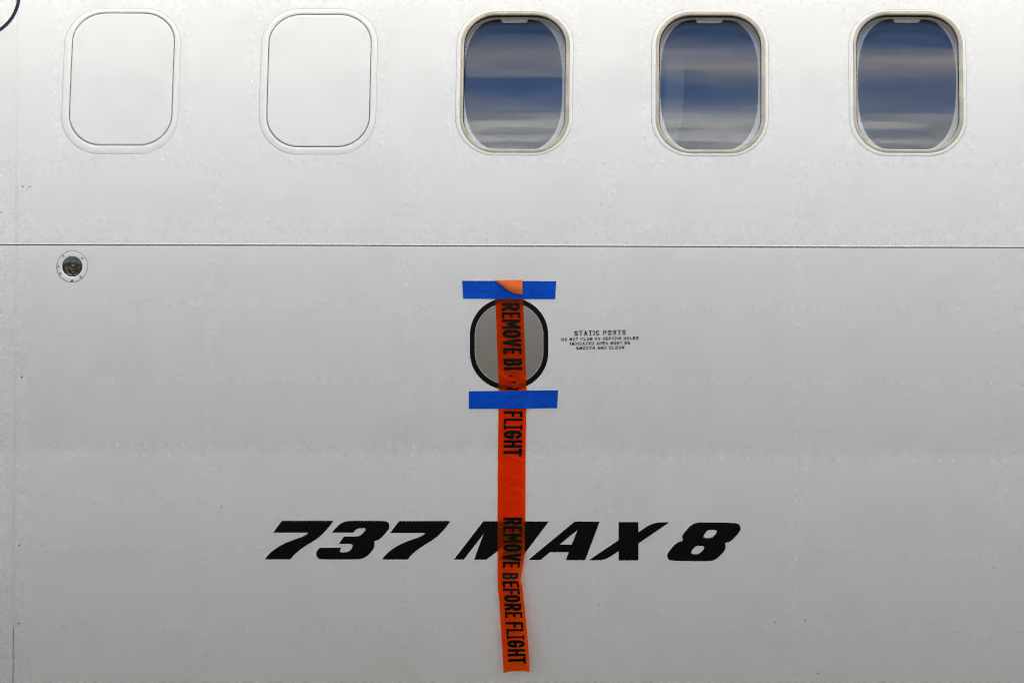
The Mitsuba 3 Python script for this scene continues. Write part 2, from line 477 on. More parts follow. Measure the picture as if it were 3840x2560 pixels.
plug_names = ['leftmost blanked window with a thin dark outline beside the upright joint', 'blanked window with a thin dark outline next to the glazed windows']
for w, lab in zip(plugs, plug_names):
    k = key_for(A + '__window_plug')
    labels[k] = {'label': lab}
    c_panel = wrect(w['c'], 191.3, 246.8, 120, 110)
    c_frame = wrect(w['c'], 195.0, 251.0, 123, 113.5)
    # the blank panel, edge rounded over
    prof = [(0, -0.0065), (0, -0.0012), (0.0006, -0.0005), (0.0018, -0.0001)]
    cx, cs = (float(q) for q in pix(*w['c']))
    rings = []
    for inset, h in prof:
        c = rrect(cx, cs, 190.8 * X_PER_PX - inset, 246.3 * S_PER_PX - inset, 120 * X_PER_PX - inset, 110 * S_PER_PX - inset)
        rings.append(ring3(c, h))
    v1, f1 = loft(rings)
    inner = Polygon(rrect(cx, cs, 190.8 * X_PER_PX - 0.0018, 246.3 * S_PER_PX - 0.0018, 120 * X_PER_PX - 0.0018, 110 * S_PER_PX - 0.0018))
    v2, f2 = strips(inner, SCUTS)
    X2 = surf(v2[:, 0], v2[:, 1], -0.0001)
    V = np.vstack([v1, X2]); F = np.vstack([f1, orient(X2, f2, normal(v2[:, 1])) + len(v1)])
    scene[k] = mikit.ply((V, F), 'white_paint', smooth=30)
    frame_ring(w['ring_out'], c_frame, k + '__frame')
    put(k + '__gap_sealant', loft([ring3(wrect(w['c'], 197, 253, 125, 116), -0.0055), ring3(wrect(w['c'], 188, 243, 118, 108), -0.0055)]), 'sealant', smooth=True)

win_names = ['first glazed window from the left, above the taped port', 'middle glazed window showing a pale upright strip inside', 'rightmost glazed window']
oval_c = [(1925.0, 318.0), (2659.8, 319.0), (3401.0, 318.0)]
tab_c = [(1929.3, 75.5), (2660.0, 76.5), (3400.8, 75.0)]


def oval_px(c, a, b, like, n=2.8):
    q = like - like.mean(0)
    ang = np.arctan2(q[:, 1] / np.abs(q[:, 1]).max(), q[:, 0] / np.abs(q[:, 0]).max())
    ca, sa = np.cos(ang), np.sin(ang)
    return np.stack([c[0] + a * np.sign(ca) * np.abs(ca) ** (2 / n), c[1] + b * np.sign(sa) * np.abs(sa) ** (2 / n)], 1)


for w, lab, oc, tc in zip(panes, win_names, oval_c, tab_c):
    k = key_for(A + '__window')
    labels[k] = {'label': lab}
    c_si, c_so = wrect(w['c'], 191.5, 252.0, 122, 118), wrect((w['c'][0] + 1.5, w['c'][1] + 1.0), 205.0, 265.0, 134, 130)
    # outer pane: the window proper
    v, f = strips(Polygon(wrect(w['c'], 195, 256, 124, 121)), SCUTS)
    X = surf(v[:, 0], v[:, 1], -0.0230)
    scene[k] = mikit.ply((X, orient(X, f, normal(v[:, 1]))), 'window_acrylic', smooth=True)
    X = surf(v[:, 0], v[:, 1], -0.0330)
    put(k + '__middle_pane', (X, orient(X, f, normal(v[:, 1]))), 'window_acrylic', smooth=True)
    frame_ring(w['ring_out'], c_so, k + '__frame')
    # beige seal
    rings = []
    for t_, h in [(0, -0.004), (0, -0.0010), (0.15, 0.0002), (0.5, 0.0004), (0.85, 0.0001), (1.0, -0.0010), (1.0, -0.0066)]:
        rings.append(surf(c_so[:, 0] + (c_si[:, 0] - c_so[:, 0]) * t_, c_so[:, 1] + (c_si[:, 1] - c_so[:, 1]) * t_, h))
    put(k + '__seal', loft(rings), 'beige_rubber', smooth=35)
    # black gasket channel between the panes
    c_g = wrect(w['c'], 196, 257, 125, 122)
    c_g2 = wrect(w['c'], 191.5, 252.0, 122, 118)
    put(k + '__gasket', loft([ring3(c_g2, -0.0050), ring3(wrect((w['c'][0], w['c'][1] + 0.8), 188.5, 250.0, 120.5, 116.5), -0.0055), ring3(wrect((w['c'][0], w['c'][1] + 0.8), 188.5, 250.0, 120.5, 116.5), -0.0075), ring3(c_g, -0.0085), ring3(c_g, -0.0245)]), 'dark_gasket', smooth=30)
    # lining: from the gasket back to the oval
    like = c_si
    o_px = oval_px(oc, 186.5, 255.0, like)
    rev0 = ring3(wrect(w['c'], 196, 257, 125, 122), -0.0245)
    rev1 = ring3(wrect(w['c'], 195.5, 256.5, 124.5, 121.5), -0.0350)
    H_OV = -0.058
    x1, s1 = pix(o_px[:, 0], o_px[:, 1])
    ov = pt(o_px[:, 0], o_px[:, 1], H_OV)
    mid = rev1 * 0.5 + ov * 0.5
    mid = mid + normal(s1) * -0.006
    put(k + '__reveal', loft([rev0, rev1, mid, ov]), 'lining_grey', smooth=50)
    put(k + '__reveal_rim', tube(ov, 0.0014, 8, closed=True), 'rim_white', smooth=True)
    # scratch pane behind the oval
    op = oval_px(oc, 188, 256.5, like)
    sv, sf = strips(Polygon(op), list(np.arange(0, 700, 14.0)))
    Xs = pt(sv[:, 0], sv[:, 1], H_OV - 0.003)
    put(k + '__inner_pane', (Xs, orient(Xs, sf, normal(pix(sv[:, 0], sv[:, 1])[1]))), 'window_acrylic', smooth=True)
    # pull tab of the raised shade
    rings = []
    for inset, h in [(3.0, -0.0040), (0.0, -0.0035), (0.0, -0.0015), (2.2, 0.0), (5.0, 0.0004)]:
        r = rrect(tc[0], tc[1], 50.5 - inset, 11.5 - inset * 0.8, 14 - inset * 0.6, 10 - inset * 0.7, n=8, m=3)
        rings.append(pt(r[:, 0], r[:, 1], H_OV + 0.020 + h))
    put(k + '__pull_tab', loft(rings, close_last=True), 'tab_plastic', smooth=40)

# cabin behind the glazing
x0, x1 = float(pix(1500, 302)[0]), float(pix(3840, 302)[0])
cab = trimesh.creation.box(extents=(x1 - x0, 1.5, 0.9))
cw = surf((x0 + x1) / 2, 0.0)
cab.apply_translation([(x0 + x1) / 2, cw[1] + 0.75 + 0.115, cw[2] - 0.02])
cv, cf = np.array(cab.vertices), np.array(cab.faces)
# open towards the windows: drop the near face, join it to a dark wall pierced by the ovals
keep = ~(cv[cf][:, :, 1].max(1) < cv[:, 1].min() + 1e-6)
put(A + '__cabin_lining', (cv, cf[keep]), 'cabin_fabric')
wall_poly = box(x0 - 0.02, float(pix(1929, -330)[1]), x1 + 0.02, float(pix(1929, 900)[1]))
for oc, w in zip(oval_c, panes):
    px_ = oval_px(oc, 188.5, 257.0, wrect(w['c'], 191.5, 252.0, 122, 118))
    P3 = pt(px_[:, 0], px_[:, 1], -0.058)
    # skin coordinates of those points along the normal
    s_n = np.array([SS[np.argmin(np.abs((P3[i, 1] - PP[:, 0]) * -np.sin(PHI) + (P3[i, 2] - PP[:, 1]) * -np.cos(PHI)) + 10 * (np.hypot(P3[i, 1] - PP[:, 0], P3[i, 2] - PP[:, 1]) > 0.3))] for i in range(len(P3))])
    wall_poly = wall_poly.difference(Polygon(np.stack([P3[:, 0], s_n], 1)).buffer(0))
put_skin(A + '__cabin_lining__side_wall', wall_poly, 'cabin_fabric', 0, -0.0625)

# pale upright strip set inside the middle window
c = np.array([pt(u, v, -0.30) for u, v in [(2497, 230), (2560, 225), (2566, 300), (2560, 420), (2545, 480), (2520, 640), (2470, 640), (2478, 540), (2492, 400)]])
poly = Polygon(c[:, [0, 2]])
strip_body = trimesh.creation.extrude_polygon(poly, 0.06, engine='earcut')
sv = np.array(strip_body.vertices)
put(A + '__pale_strip', (np.stack([sv[:, 0], c[:, 1].mean() + sv[:, 2], sv[:, 1]], 1), np.array(strip_body.faces)), 'strip_grey', label='pale upright strip inside the middle window')

# ---- static port plate with its black border
bo = rrect(PORT[0], PORT[1], 146.5, 173.5, 146.5, 138, n=24)
bi = rrect(PORT[0], PORT[1], 128.5, 154.5, 128.5, 122, n=24)
bi2 = rrect(PORT[0], PORT[1], 126.6, 152.6, 126.6, 120.5, n=24)
m, n = print_mesh(Polygon(bo, [bi]), 0.0006)
kp = key_for(A + '__static_port_plate')
labels[kp] = {'label': 'bare metal oval plate behind the orange streamer'}
m2, n2 = print_mesh(Polygon(bi2), 0.0004)
scene[kp] = {'type': 'ply', 'filename': meshkit.write_ply(m2, False, normals=n2), 'face_normals': False, 'bsdf': {'type': 'ref', 'id': 'bare_metal'}}
put(kp + '__border', m, 'black_paint', normals=n, label='thick black painted outline of the metal plate')
rim = loft([pt(bi[:, 0], bi[:, 1], 0.0005), pt((bi[:, 0] * .6 + bi2[:, 0] * .4), (bi[:, 1] * .6 + bi2[:, 1] * .4), 0.0012), pt(bi2[:, 0], bi2[:, 1], 0.0004)])
put(kp + '__rim', rim, 'bright_edge', smooth=True)

# ---- round inspection light
k = key_for(A + '__inspection_light')
labels[k] = {'label': 'small round inspection light with a dark lens in a screwed white ring'}
rings = [ring3(disc(LX, LS, r * PXM, 64), h) for r, h in [(57.2, -0.006), (57.2, -0.0006), (56.2, 0.0002), (42, 0.0004), (40.0, 0.0), (38.6, -0.0012), (38.2, -0.008)]]
scene[k] = mikit.ply(loft(rings), 'white_trim', smooth=35)
put(k + '__gap', loft([ring3(disc(LX, LS, 60.3 * PXM, 64), -0.0050), ring3(disc(LX, LS, 56.5 * PXM, 64), -0.0050)]), 'sealant', smooth=True)
for (u, v) in [(237.7, 960.2), (308.8, 967.2), (219.8, 998.5), (226.5, 1023.8), (302.3, 1037.4)]:
    x, s = (float(q) for q in pix(u, v))
    r3 = [ring3(disc(x, s, r * PXM, 16), h) for r, h in [(5.4, -0.0002), (5.2, 0.0006), (4.4, 0.0009), (2.2, 0.0010), (1.9, 0.0002)]]
    ks = put(k + '__screw', loft(r3), 'screw_steel', smooth=35)
    put(ks + '__socket', loft([ring3(disc(x, s, 2.1 * PXM, 12), 0.0007)] * 1 + [ring3(disc(x, s, 1.0 * PXM, 12), 0.0006)], close_last=True), 'socket_dark', smooth=True)
x, s = (float(q) for q in pix(270.0, 1052.5))
put(k + '__key_slot', loft([ring3(rrect(x, s, 3.2 * PXM, 5.2 * PXM, 2.5 * PXM, 2.5 * PXM, 6, 2), 0.0007), ring3(rrect(x, s, 2 * PXM, 4 * PXM, 1.5 * PXM, 1.5 * PXM, 6, 2), 0.0006)], close_last=True), 'socket_dark', smooth=True)
put(k + '__lens', loft([ring3(disc(LX, LS, r * PXM, 64), h) for r, h in [(38.4, -0.0022), (34, -0.0018), (24, -0.0015), (12, -0.0014)]], close_last=True), 'lamp_glass', smooth=True)
put(k + '__housing', loft([ring3(disc(LX, LS, r * PXM, 48), h) for r, h in [(38.4, -0.007), (38.4, -0.035), (30, -0.055), (12, -0.060)]], close_last=True), 'lamp_black', smooth=30)


def lamp_blob(u, v, a, b, depth, bsdf, name):
    m = trimesh.creation.icosphere(subdivisions=2)
    vv = np.array(m.vertices) * [a * PXM, 0.006, b * PXM]
    put(k + name, (vv + pt(u, v, depth), np.array(m.faces)), bsdf, smooth=True)


lamp_blob(274, 983, 15, 10, -0.030, 'socket_dark', '__bulb_holder')
lamp_blob(273.5, 995.5, 6.2, 3.0, -0.022, 'lamp_bulb', '__bulb')
lamp_blob(261, 1004, 4.0, 2.6, -0.026, 'lamp_bulb', '__bulb')
lamp_blob(274, 1019.5, 4.2, 2.2, -0.022, 'lamp_bulb', '__bulb')
lamp_blob(269.5, 1009, 1.8, 4.0, -0.024, 'lamp_bulb', '__bulb')
lamp_blob(297, 1006, 8, 13, -0.034, 'red_filter', '__filter')
w1 = np.array([[243, 1000], [249, 1006], [251.5, 1015], [255, 1023], [262, 1028], [269, 1031]], float)
put(k + '__wire', tube(pt(w1[:, 0], w1[:, 1], -0.020), 0.0008, 6), 'lamp_wire', smooth=True)
w1 = np.array([[246, 1026], [257, 1029], [270, 1033], [283, 1030], [294, 1024]], float)
put(k + '__wire', tube(pt(w1[:, 0], w1[:, 1], -0.018), 0.0010, 6), 'lamp_wire', smooth=True)

# ---- painted emblem ring, upper left corner
ex = np.array([[76.2, 0], [68.9, 32.3], [51, 70], [27, 97], [0, 119.9]])
Am = np.column_stack([2 * ex, np.ones(5)])
sol = np.linalg.lstsq(Am, (ex ** 2).sum(1), rcond=None)[0]
er = math.sqrt(sol[2] + sol[0] ** 2 + sol[1] ** 2)
ring = Polygon(disc(sol[0], sol[1], er, 160), [disc(sol[0], sol[1], er - 12.6, 160)])
m, n = print_mesh(ring, 0.0006)
put(A + '__emblem_ring', m, 'navy_paint', normals=n, label='dark navy arc of a painted ring cut by the upper left corner')


# ---- rivets: shallow domed heads
def rivet_at(x, s, r, hgt):
    rr = [(1.0, -0.0002), (0.80, hgt * 0.75), (0.55, hgt), (0.28, hgt)]
    return loft([ring3(disc(x, s, r * f, 12), h) for f, h in rr], close_last=True)


spots = []                                  # (u, v, radius px, height mm, prominence)


def row(u0, v0, u1, v1, pitch, r=6.2, h=0.22, p=1.0, skip=()):
    nn = max(1, int(round((u1 - u0) / pitch)))
    for i in range(nn + 1):
        t = i / nn
        u, v = u0 + (u1 - u0) * t, v0 + (v1 - v0) * t
        if not any(a < u < b for a, b in skip):
            spots.append((u + RNG.normal(0, 0.7), v + RNG.normal(0, 0.7), r, h, p))


def column(pts_, pitch, r=6.0, h=0.2, p=0.8):
    q = np.array(pts_, float)
    L = q[:, 1]
    for v in np.arange(L[0], L[-1] + 1, pitch):
        spots.append((np.interp(v, L, q[:, 0]) + RNG.normal(0, 0.6), v + RNG.normal(0, 0.6), r, h, p))


row(-120, 2.0, 3960, 7.0, 43, p=0.9, skip=[(30, 120)])
row(-120, 600.5, 3960, 614.5, 43.2, r=6.6, h=0.30, p=2.0, skip=[(30, 80)])
row(125, 638, 300, 642, 33, p=0.5)
for v0, v1 in ((829, 845), (866, 878), (897, 912)):
    row(-120, v0, 3960, v1, 37.4, r=5.6, h=0.07, p=0.6, skip=[(30, 85)])
row(270, 1136, 3960, 1160, 41.2, r=6.2, h=0.22, p=1.4, skip=[(1750, 2070)])
row(300, 1414, 3960, 1440, 41.0, r=6.2, h=0.20, p=1.3, skip=[(1755, 2065)])
row(200, 1664, 3960, 1694, 48.2, r=7.6, h=0.34, p=3.0, skip=[(1868, 1972)])
row(200, 1702, 3960, 1729, 48.2, r=7.2, h=0.28, p=2.8, skip=[(1868, 1972)])
row(80, 1861, 760, 1868, 38, r=5.8, h=0.16, p=0.7)
row(120, 2044, 3960, 2076, 40.5, r=6.0, h=0.14, p=0.7, skip=[(1000, 2810)])
row(240, 2342, 3960, 2374, 40.5, r=6.0, h=0.16, p=0.7, skip=[(1868, 1990)])
cols = [[788, 788, 788, 780, 776], [1524, 1524, 1523, 1519, 1514], [2260, 2258, 2255, 2250, 2243], [2994, 2993, 2989, 2985, 2973], [3740, 3740, 3738, 3732, 3716]]
for c in cols:
    column([(c[0], 652), (c[0], 800)], 36.5, p=1.0)
    column([(c[0] + 40, 652), (c[0] + 38, 800)], 36.5, p=1.0)
    column([(c[1], 957), (c[1], 1110)], 28, p=1.0)
    column([(c[1], 1186), (c[2], 1395)], 30.5, p=0.9)
    column([(c[2], 1460), (c[2] - 2, 1650)], 34.5, p=0.9)
    column([(c[3], 1757), (c[3] - 1, 1930)], 39.5, r=6.4, h=0.22, p=1.2)
    column([(c[3] + 33, 1757), (c[3] + 32, 1930)], 39.5, r=6.4, h=0.22, p=1.2)
    if not 1000 < c[3] < 2780:
        column([(c[3], 1960), (c[3] - 1, 2010)], 39.5, p=0.9)
    column([(c[3] - 2, 2095), (c[4] + 2, 2320)], 34, p=0.7)
    column([(c[4] + 2, 2390), (c[4], 2590)], 34, p=0.6)
for du, v0 in ((-52, 600), (-27, 560), (11, 560), (40, 575)):
    column([(64 + du, v0), (62 + du, 895)], 39 if du < 0 else 36, r=6.0, h=0.18, p=0.6)
    column([(60 + du, 945), (51 + du, 2050)], 40, r=6.0, h=0.18, p=0.5)
    column([(51 + du, 2080), (47 + du, 2590)], 36, r=6.0, h=0.16, p=0.4)
for w, left_too in zip(plugs + panes, (1, 1, 1, 1, 1)):      # round each window
    cx, cy = w['o']
    ring = rrect(cx, cy, 247, 303, 150, 150, n=24, m=14)
    d = np.concatenate([[0], np.cumsum(np.linalg.norm(np.diff(np.vstack([ring, ring[:1]]), axis=0), axis=1))])
    closed = np.vstack([ring, ring[:1]])
    for t in np.arange(0, d[-1] - 20, 40.5):
        u, v = np.interp(t, d, closed[:, 0]), np.interp(t, d, closed[:, 1])
        if abs(u - cx) > 165 and v > 12:
            first = w is plugs[0] and u > cx
            spots.append((u + RNG.normal(0, 0.8), v + RNG.normal(0, 0.8), 6.8, 0.42 if first else 0.26, 2.4 if first else 1.6))
    for su in (-1, 1):
        for v in (42, 553):
            spots.append((cx + su * 236, cy - 306 + v, 6.2, 0.24, 1.5))
spots = [q for q in spots if not (abs(q[0] - 270) < 72 and abs(q[1] - 1000) < 72)]
order = sorted(range(len(spots)), key=lambda i: (-spots[i][4] if -10 < spots[i][0] < 3850 and -5 < spots[i][1] < 2565 else 9, i))
rest = []
for rank, i in enumerate(order):
    u, v, r, h, p = spots[i]
    x, s = (float(q) for q in pix(u, v))
    m = rivet_at(x, s, r * PXM, h * (1.0 if v < 930 else 0.75) * 1e-3 * RNG.uniform(0.10, 0.34))
    if rank < 300:
        put(A + '__rivet', m, 'rivet_paint', smooth=True)
    else:
        rest.append(m)
V, F, n = [], [], 0
for v_, f_ in rest:
    V.append(v_); F.append(f_ + n); n += len(v_)
put(A + '__rivet_field', (np.vstack(V), np.vstack(F)), 'rivet_paint', smooth=True, label='fainter flush rivet heads of the remaining rows', kind='stuff')

# small drain holes and pinholes
for u, v, r in [(84.8, 700, 2.6), (113, 700, 2.8), (81.5, 1413.5, 3.2), (72.5, 2042.5, 3.0), (71, 2333.8, 3.2), (830, 1899, 2.4), (3019, 2324, 2.6), (3100, 2307, 2.0), (3081, 2386, 2.0), (2907, 2332, 2.2), (2467, 2308, 1.8), (3068, 2523, 2.2), (3412, 1500, 1.6), (124, 2004, 1.8), (103, 710, 1.8), (3, 796, 2.2)]:
    x, s = (float(q) for q in pix(u, v))
    put(A + '__drain_hole', loft([ring3(disc(x, s, r * PXM, 10), 0.00045), ring3(disc(x, s, r * 0.6 * PXM, 10), 0.0004)], close_last=True), 'socket_dark', smooth=True)


# ------------------------------------------------------------------ lettering
def from_a(pts_):                           # measured in an enlargement of (950..1900, 1900..2150)
    return [(950 + a / 2.4758, 1900 + b / 2.4758) for a, b in pts_]


def from_b(pts_):                           # measured in an enlargement of (1850..2850, 1900..2150)
    return [(1850 + a / 2.352, 1900 + b / 2.352) for a, b in pts_]


def soft(pts_, it=1):
    """Corner-preserving smoothing of a traced curve: only shallow bends are rounded."""
    p = np.array(pts_, float)
    for _ in range(it):
        out = []
        for i in range(len(p)):
            a, b, c = p[i - 1], p[i], p[(i + 1) % len(p)]
            v1, v2 = (b - a) / (np.linalg.norm(b - a) + 1e-9), (c - b) / (np.linalg.norm(c - b) + 1e-9)
            if np.dot(v1, v2) > 0.80 and np.dot(v1, v2) < 0.9995:
                out += [b * 0.75 + a * 0.25, b * 0.75 + c * 0.25]
            else:
                out.append(b)
        p = np.array(out)
    return p


seven = from_a([(108, 485), (345, 485), (380, 440), (440, 390), (510, 344), (590, 297), (650, 243), (700, 188), (743, 128), (266, 128), (183, 237), (510, 237), (490, 258), (455, 277), (400, 295), (330, 320), (270, 347), (210, 383), (160, 422), (125, 458)])
three = from_a([(728, 237), (775, 183), (800, 160), (835, 140), (870, 130), (900, 128), (1215, 128), (1245, 137), (1262, 160), (1263, 188), (1250, 215), (1195, 280), (1165, 303), (1120, 318), (1126, 345), (1122, 370), (1110, 395), (1075, 440), (1040, 465), (1005, 480), (960, 486), (630, 486), (600, 475), (583, 445), (585, 415), (597, 400), (617, 378), (818, 378), (805, 395), (803, 410), (812, 420), (855, 421), (880, 415), (900, 400), (922, 370), (923, 355), (913, 343), (900, 341), (793, 341), (842, 275), (955, 275), (985, 268), (1010, 252), (1040, 217), (1043, 205), (1035, 196), (1020, 195), (975, 197), (950, 210), (928, 237)])
seven_b = [(a + 439.5, b + 0.7) for a, b in seven]
em = [(1702, 2096.7), (1812.4, 1953.3), (2057.5, 1954.4), (1950, 2097.2), (1869, 2097), (1913, 2029), (1823.3, 2097), (1778, 2097), (1813.6, 2000.2), (1738.9, 2096.7)]
ay = from_b([(310, 465), (718, 128), (936, 130), (810, 468), (640, 468), (665, 397), (500, 397), (415, 465)])
ay_in = from_b([(583, 331), (742, 202), (692, 331)])
ex_ = from_b([(842, 468), (1105, 292), (1105, 132), (1279, 132), (1279, 222), (1410, 135), (1552, 135), (1279, 321), (1279, 470), (1105, 470), (1105, 388), (985, 470)])
eight = from_b([(1825, 136), (2135, 139), (2165, 150), (2181, 178), (2180, 205), (2165, 225), (2115, 285), (2085, 305), (2042, 318), (2050, 345), (2046, 375), (2035, 390), (1990, 440), (1960, 462), (1925, 474), (1890, 477), (1575, 474), (1548, 463), (1533, 438), (1535, 412), (1545, 397), (1595, 335), (1630, 310), (1672, 296), (1666, 270), (1670, 245), (1682, 228), (1730, 172), (1765, 148), (1800, 138)])
eight_in = from_b([(1900, 201), (1955, 201), (1970, 210), (1969, 225), (1945, 255), (1925, 270), (1900, 274), (1870, 274), (1853, 263), (1856, 248), (1875, 222)])
eight_in2 = [(a - 110 / 2.352, b + 141 / 2.352) for a, b in eight_in]
for outer, inn in [(seven, []), (three, []), (seven_b, []), (em, []), (ay, [ay_in]), (ex_, []), (eight, [eight_in, eight_in2])]:
    g = Polygon(soft(outer, 2), [soft(q, 2) for q in inn]).buffer(0)
    m, n = print_mesh(g, 0.0006)
    put(A + '__painted_character', m, 'black_paint', normals=n)

# single-stroke letters, drawn on a unit box and thickened to the box they get
arc = lambda cx, cy, rx, ry, a0, a1, n=9: [(cx + rx * math.cos(math.radians(t)), cy + ry * math.sin(math.radians(t))) for t in np.linspace(a0, a1, n)]
GL = {
    'A': [[(0, 0), (.5, 1), (1, 0)], [(.18, .34), (.82, .34)]],
    'B': [[(0, 0), (0, 1), (.62, 1)] + arc(.62, .765, .32, .235, 90, -90)[1:] + [(0, .53)], [(.6, .53)] + arc(.62, .265, .38, .265, 90, -90) + [(0, 0)]],
    'C': [arc(.5, .68, .5, .32, 15, 180) + arc(.5, .32, .5, .32, 180, 345)],
    'D': [[(0, 0), (0, 1), (.5, 1)] + arc(.5, .6, .5, .4, 90, 0)[1:] + arc(.5, .4, .5, .4, 0, -90) + [(0, 0)]],
    'E': [[(1, 0), (0, 0), (0, 1), (1, 1)], [(0, .52), (.85, .52)]],
    'F': [[(0, 0), (0, 1), (1, 1)], [(0, .50), (.85, .50)]],
    'G': [arc(.5, .70, .5, .30, 15, 180) + arc(.5, .30, .5, .30, 180, 360) + [(1, .46), (.52, .46)]],
    'H': [[(0, 0), (0, 1)], [(1, 0), (1, 1)], [(0, .52), (1, .52)]],
    'I': [[(.5, 0), (.5, 1)]],
    'J': [[(.0, 0), (1, 0)]],
    'L': [[(0, 1), (0, 0), (1, 0)]],
    'M': [[(0, 0), (0, 1), (.5, .38), (1, 1), (1, 0)]],
    'N': [[(0, 0), (0, 1), (1, 0), (1, 1)]],
    'O': [arc(.5, .66, .5, .34, 0, 180) + arc(.5, .34, .5, .34, 180, 360) + [(1, .66)]],
    'P': [[(0, 0), (0, 1), (.6, 1)] + arc(.6, .74, .4, .26, 90, -90)[1:] + [(0, .48)]],
    'R': [[(0, 0), (0, 1), (.6, 1)] + arc(.6, .75, .38, .25, 90, -90)[1:] + [(0, .50)], [(.52, .50), (1, 0)]],
    'S': [arc(.5, .76, .48, .24, 20, 270, 13) + arc(.5, .26, .5, .26, 90, -160, 13)],
    'T': [[(.5, 0), (.5, 1)], [(0, 1), (1, 1)]],
    'U': [[(0, 1), (0, .32)] + arc(.5, .32, .5, .32, 180, 360)[1:] + [(1, 1)]],
    'V': [[(0, 1), (.5, 0), (1, 1)]],
}
SERIF_I = [[(.5, 0), (.5, 1)], [(0, 0), (1, 0)], [(0, 1), (1, 1)]]


def glyph(ch, w, h, t, serif=False):
    """A letter w x h units with strokes t thick; its lower left corner is the origin, y up."""
    lines = SERIF_I if serif and ch == 'I' else GL[ch]
    g = []
    for l in lines:
        q = [(t / 2 + a * (w - t), t / 2 + b * (h - t)) for a, b in l]
        g.append(LineString(q).buffer(t / 2, cap_style='square', join_style='mitre', mitre_limit=2.5))
    return unary_union(g).intersection(box(0, 0, w, h))


def stencil_line(text, u0, v0, u1, v1, cap, t, wide=0.74):
    """One stencilled line from (u0, v0) to (u1, v1), its baseline ends in photo pixels."""
    adv, gap = wide * cap, 0.26 * cap
    x, out = 0.0, []
    for ch in text:
        if ch == ' ':
            x += adv * 0.72
            continue
        w = {'I': t * 1.05, 'M': adv * 1.1}.get(ch, adv)
        g = glyph(ch, w, cap, t)
        cut = []
        if ch in 'OCGDBPRSUQ':
            cut.append(box(w * .5 - t * .30, -1, w * .5 + t * .30, cap + 1) if ch in 'U' else box(-1, cap * .5 - t * .28, w + 1, cap * .5 + t * .28) if ch in 'OC' else box(w * .22, -1, w * .22 + t * .6, cap + 1))
        if ch in 'SC':
            cut = [box(-1, cap * .28, w * .4, cap * .28 + t * .5), box(w * .6, cap * .72 - t * .5, w + 1, cap * .72)]
        if ch in 'AHEFTLNM':
            cut.append(box(w * .24, -1, w * .24 + t * .5, cap + 1) if ch in 'EFLH' else box(-1, cap - t * 1.5, w + 1, cap - t * 1.0) if ch in 'T' else box(w * .26, -1, w * .26 + t * .4, cap * .45))
        for c_ in cut:
            g = g.difference(c_) if cap > 15 or ch in 'OCDPRT' else g
        out.append(affinity.translate(g, x, 0)); x += w + gap
    g = unary_union(out)
    sc = math.hypot(u1 - u0, v1 - v0) / (x - gap)
    g = affinity.scale(g, sc, -1, origin=(0, 0))
    g = affinity.rotate(g, math.degrees(math.atan2(v1 - v0, u1 - u0)), origin=(0, 0))
    return affinity.translate(g, u0, v0)


z7 = lambda a, b: (2050 + a / 5.88, 1200 + b / 5.88)
ls_ = []
for text, a, b, cap, t in [('STATIC PORTS', (612, 346), (1745, 325), 18.5, 4.1), ('DO NOT PLUG OR DEFORM HOLES', (330, 460), (2025, 430), 12.0, 2.8), ('INDICATED AREA MUST BE', (520, 556), (1838, 535), 12.0, 2.8), ('SMOOTH AND CLEAN', (652, 656), (1712, 638), 12.0, 2.8)]:
    ls_.append(stencil_line(text, *z7(*a), *z7(*b), cap, t))
m, n = print_mesh(unary_union(ls_), 0.0006)
put(A + '__stencil_notice', m, 'black_paint', normals=n, label='four small stencilled black lines of notice beside the metal plate')

# ------------------------------------------------------------------ the orange streamer
EDGE_V = np.array([1048, 1122, 1210, 1300, 1380, 1461, 1531, 1700, 1950, 2074, 2105, 2134, 2166, 2172, 2192, 2212, 2250, 2349, 2420, 2477, 2521], float)
EDGE_L = np.array([1855, 1857.3, 1860.8, 1864.2, 1867.3, 1870.3, 1869, 1867.3, 1866, 1866, 1866, 1866, 1866, 1866.3, 1867.0, 1868, 1872, 1878, 1883, 1886, 1888.7], float)
EDGE_R = np.array([1959.5, 1961.7, 1965.2, 1968.8, 1972, 1974.4, 1973.2, 1971.2, 1969.5, 1968.2, 1964, 1958.5, 1952.5, 1952, 1958.4, 1960.2, 1964.6, 1975, 1980.5, 1984, 1986.6], float)


